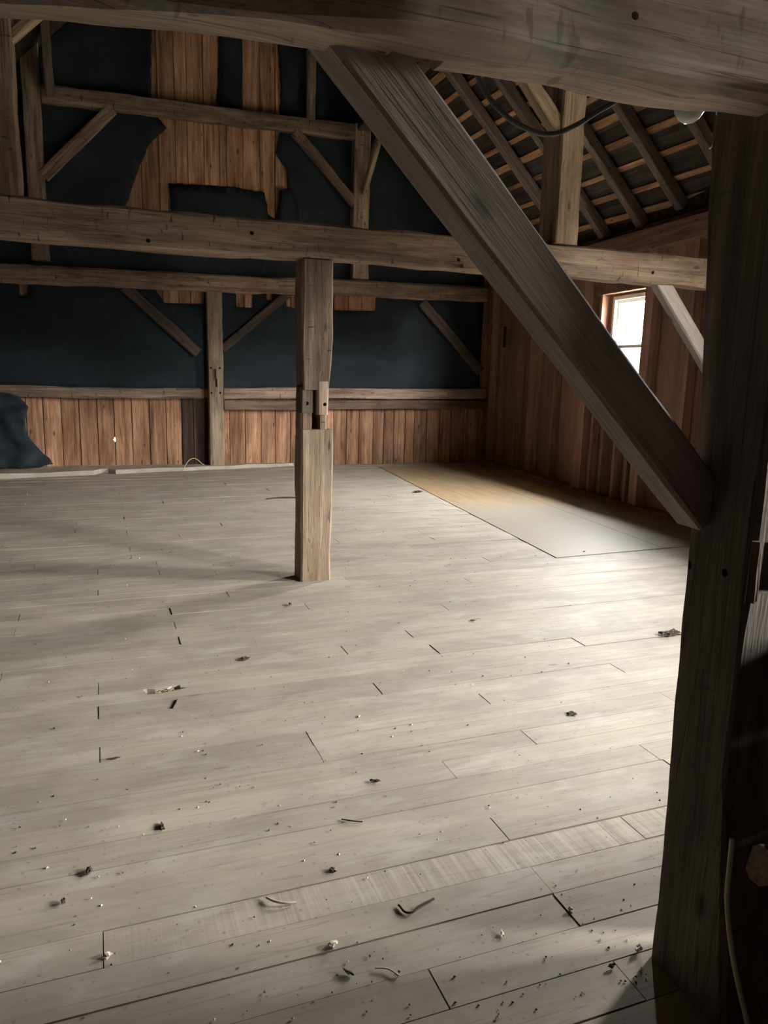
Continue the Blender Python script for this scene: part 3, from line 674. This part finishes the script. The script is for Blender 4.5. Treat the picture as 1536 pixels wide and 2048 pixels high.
# low board partitions added outside the frame to shade post foot and front floor
pt = bpy.data.objects.new('shade_partition', None); COL.objects.link(pt); pt.location = (1.64, 1.0, 0); tag(pt, 'unseen waist-high board partition added to shade the foot of the nearest post', 'partition'); bpy.context.view_layer.update()
for i in range(4):
    bm = bmesh.new(); bx(bm, 1.62, 1.645, -2.2, 1.26, .25*i+.002, .25*(i+1)-.004); recalc(bm); obj('board', bm, beamM, pt)
for y_ in (1.08, -.5, -2.1):
    bm = bmesh.new(); bx(bm, 1.645, 1.72, y_-.04, y_+.04, .001, 1.0); recalc(bm); obj('post', bm, beamM, pt)
pk = bpy.data.objects.new('shade_curb', None); COL.objects.link(pk); pk.location = (3.4, 1.43, 0); tag(pk, 'unseen knee-high board curb added to shade the front edge of the floor', 'partition'); bpy.context.view_layer.update()
for i in range(2):
    bm = bmesh.new(); bx(bm, 1.60, 5.3, 1.425, 1.45, .24*i+.002, .24*(i+1)-.004); recalc(bm); obj('board', bm, beamM, pk)

# floor litter
def lump(name, x, y, s, mat, label, seed, cat='wood chip', flat=.5, rz=0, group=None, z=0):
    bm = bmesh.new(); bmesh.ops.create_icosphere(bm, subdivisions=3 if max(s) > .04 else 2, radius=.5)
    for v in bm.verts:
        v.co *= 1+1.1*noise.noise(v.co*3.1+V((seed, 0, 0))); v.co.x *= s[0]; v.co.y *= s[1]; v.co.z *= s[2]
    mz = min(v.co.z for v in bm.verts)
    for v in bm.verts: v.co.z -= mz
    m = Matrix.Translation((x, y, .001+z)) @ Matrix.Rotation(rz, 4, 'Z')
    o = obj(name, bm, mat, None, False, m)
    if label: tag(o, label, cat, group)
    return o
D = [ # name,x,y,(sx,sy,sz),mat,rot,label
 ('bark_chip', .145, 2.415, (.018, .05, .012), barkM, .1, 'dark upright bark chip on the floor left of centre, above two others'),
 ('wood_chip', -.087, 2.248, (.022, .05, .014), barkM, -.2, 'chip with a pale tip on the floor at left, in the middle of three'),
 ('bark_chip', -.155, 2.13, (.016, .035, .012), barkM, 0, 'small dark chip nearest the left edge of the foreground floor'),
 ('bark_chip', .628, 2.014, (.02, .036, .016), barkM, .3, 'dark curled chip beside the saw-marked plank'),
 ('plaster_crumb', .537, 1.713, (.035, .03, .018), chipM, .5, 'rough crumb on a plank seam in the foreground'),
 ('bark_chip', .549, 1.609, (.016, .04, .012), barkM, .5, 'dark elongated chip nearest the camera'),
 ('wood_chip', .93, 2.457, (.055, .02, .012), barkM, -.3, 'flat brown chip right of centre on the lit floor'),
 ('plaster_crumb', -.038, 1.87, (.028, .022, .016), chipM, .2, 'pale crumb on a board joint at the bottom left'),
 ('wood_chip', -.0, 2.943, (.06, .014, .008), barkM, .1, 'dark splinter beside the board joint at the left'),
 ('bark_chip', 2.167, 4.048, (.05, .02, .01), barkM, -.4, 'small dark chip on the floor right of the centre post'),
 ('plaster_chip', 1.325, 1.425, (.032, .022, .02), whiteM, .5, 'white spot standing in for light through the gap at the nearest post'),  # white lump painted in for light rising through the floor gap
 ('bark_chip', 1.135, 4.676, (.025, .04, .02), barkM, 0, 'small dark lump on the floor in front of the centre post'),
 ('bark_chip', .679, 3.836, (.07, .04, .012), barkM, .1, 'brownish patch of bark left of centre'),
 ('bark_chip', 3.836, 8.843, (.16, .08, .03), barkM, .3, 'scrap by the corner of the plywood floor'),
 ('bark_chip', 2.0, 2.724, (.05, .05, .012), barkM, .3, 'grey tuft near the right side of the lit floor'),
 ('wood_chip', 4.0, 5.45, (.07, .03, .01), barkM, .8, 'dark splinter on the near edge of the plywood'),
 ('wood_chip', 1.05, 3.0, (.03, .012, .006), chipM, .8, 'thin pale chip right of the floor centre'),
 ('plaster_crumb', 1.24, 1.62, (.02, .02, .012), chipM, .8, 'pale round crumb beside the long board joint'),
 ('plaster_crumb', 1.0, 1.60, (.03, .012, .01), chipM, 1.1, 'slim pale chip left of the long board joint'),
 ('bark_chip', 1.22, 1.40, (.03, .014, .012), barkM, .1, 'dark crumb left of the white light spot at the nearest post'),
]
for i, (n, x, y, s, mt_, rz, lab) in enumerate(D): lump(n, x, y, tuple(q*.72 for q in s), mt_, lab, i*3.3, rz=rz, cat='crumb' if 'crumb' in n or 'plaster' in n else 'wood chip')
tube('twig', [(.405, 1.955, .006), (.425, 1.925, .010), (.455, 1.908, .010), (.482, 1.906, .006)], .0036, chipM, 'curved pale twig on the saw-marked plank', 'twig')
tube('twig', [(.765, 1.80, .006), (.78, 1.76, .006), (.82, 1.772, .008), (.875, 1.79, .006)], .0034, barkM, 'hooked twig right of centre in the foreground', 'twig')
tube('twig', [(.735, 2.262, .005), (.775, 2.235, .006), (.80, 2.225, .005)], .0025, barkM, 'thin straight twig in the middle foreground', 'twig')
tube('twig', [(1.83, 8.72, .01), (2.0, 8.76, .012), (2.2, 8.74, .01)], .009, barkM, 'dark stick on the far floor left of the centre post', 'twig')
tube('twig', [(.262, 3.33, .005), (.278, 3.37, .006), (.29, 3.42, .005)], .003, barkM, 'short dark twig just below the hole in the floor', 'twig')
tube('twig', [(.62, 1.60, .005), (.65, 1.585, .006), (.67, 1.555, .005)], .0022, chipM, 'thin bent twig at the bottom centre', 'twig')
tube('twig', [(1.08, 11.0, .06), (1.28, 11.3, .2), (1.45, 11.45, .08)], .006, strawM, 'thin curved stem by the foot of the mortised wall post', 'twig')
# straw in the hole
bm = bmesh.new()
for i in range(60):
    x, y = .255+random.gauss(0, .022), 3.562+random.gauss(0, .010); a = random.uniform(0, 6.28); l = random.uniform(.01, .03)
    bx(bm, -l, l, -.0009, .0009, 0, .0018, Matrix.Translation((x, y, random.uniform(-.03, -.008))) @ Matrix.Rotation(a, 4, 'Z') @ Matrix.Rotation(random.uniform(-.3, .3), 4, 'Y'))
recalc(bm); tag(obj('straw_nest', bm, strawM), 'tuft of straw stuffed in the hole in the floor', 'straw', kind='stuff')
# splintered gap beside the nearest post, further back
bm = bmesh.new()
for i in range(14):
    a = random.uniform(-.3, .5); l = random.uniform(.02, .07)
    bx(bm, -l, l, -.003, .003, 0, .006, Matrix.Translation((3.2+random.uniform(-.06, .08), 3.48+random.uniform(-.03, .03), .004+random.uniform(0, .012))) @ Matrix.Rotation(a, 4, 'Z') @ Matrix.Rotation(random.uniform(-.2, .2), 4, 'Y'))
recalc(bm); tag(obj('splinters', bm, barkM), 'dark splinters on the floor at the right beside the nearest post', 'splinters', kind='stuff')
# crumbs
for mt_, n, lab, nm in ((chipM, 260, 'scattering of tiny pale crumbs over the floor', 'pale_crumbs'), (barkM, 420, 'scattering of tiny dark crumbs over the floor', 'dark_crumbs')):
    bm = bmesh.new()
    for i in range(n):
        y = 1.35+9*random.random()**2.2; x = random.uniform(-.4-.1*y, .9+.5*y); s = random.uniform(.0015, .0042)*(1+y*.08)
        a = random.uniform(0, 6.28)
        v = [V((math.cos(a+k*2.1)*s*random.uniform(.7, 1.5), math.sin(a+k*2.1)*s*random.uniform(.7, 1.5), 0)) for k in range(3)]
        q = [bm.verts.new(V((x, y, .0015))+p) for p in v]; t = bm.verts.new((x, y, .0015+s*1.2))
        bm.faces.new(q[::-1])
        for k in range(3): bm.faces.new((q[k], q[(k+1) % 3], t))
    recalc(bm); tag(obj(nm, bm, mt_), lab, 'crumbs', kind='stuff')

# repeats carry their group
GR = {'rafter': 'rafters of the right roof slope', 'knee_brace': 'braces of the back wall frame', 'purlin_brace': 'braces up to the purlins', 'queen_post': 'uprights on the middle tie beam',
      'upper_wall_post': 'uprights of the upper back wall', 'rail': 'rails of the back wall', 'purlin': 'purlins under the roof', 'tar_paper': 'tar paper on the back wall', 'twig': 'twigs on the floor',
      'bark_chip': 'litter on the floor', 'wood_chip': 'litter on the floor', 'plaster_crumb': 'litter on the floor', 'plaster_chip': 'litter on the floor'}
for o in list(bpy.data.objects):
    if o.parent is None and 'category' in o:
        g = GR.get(o.name.split('.')[0])
        if g: o['group'] = g
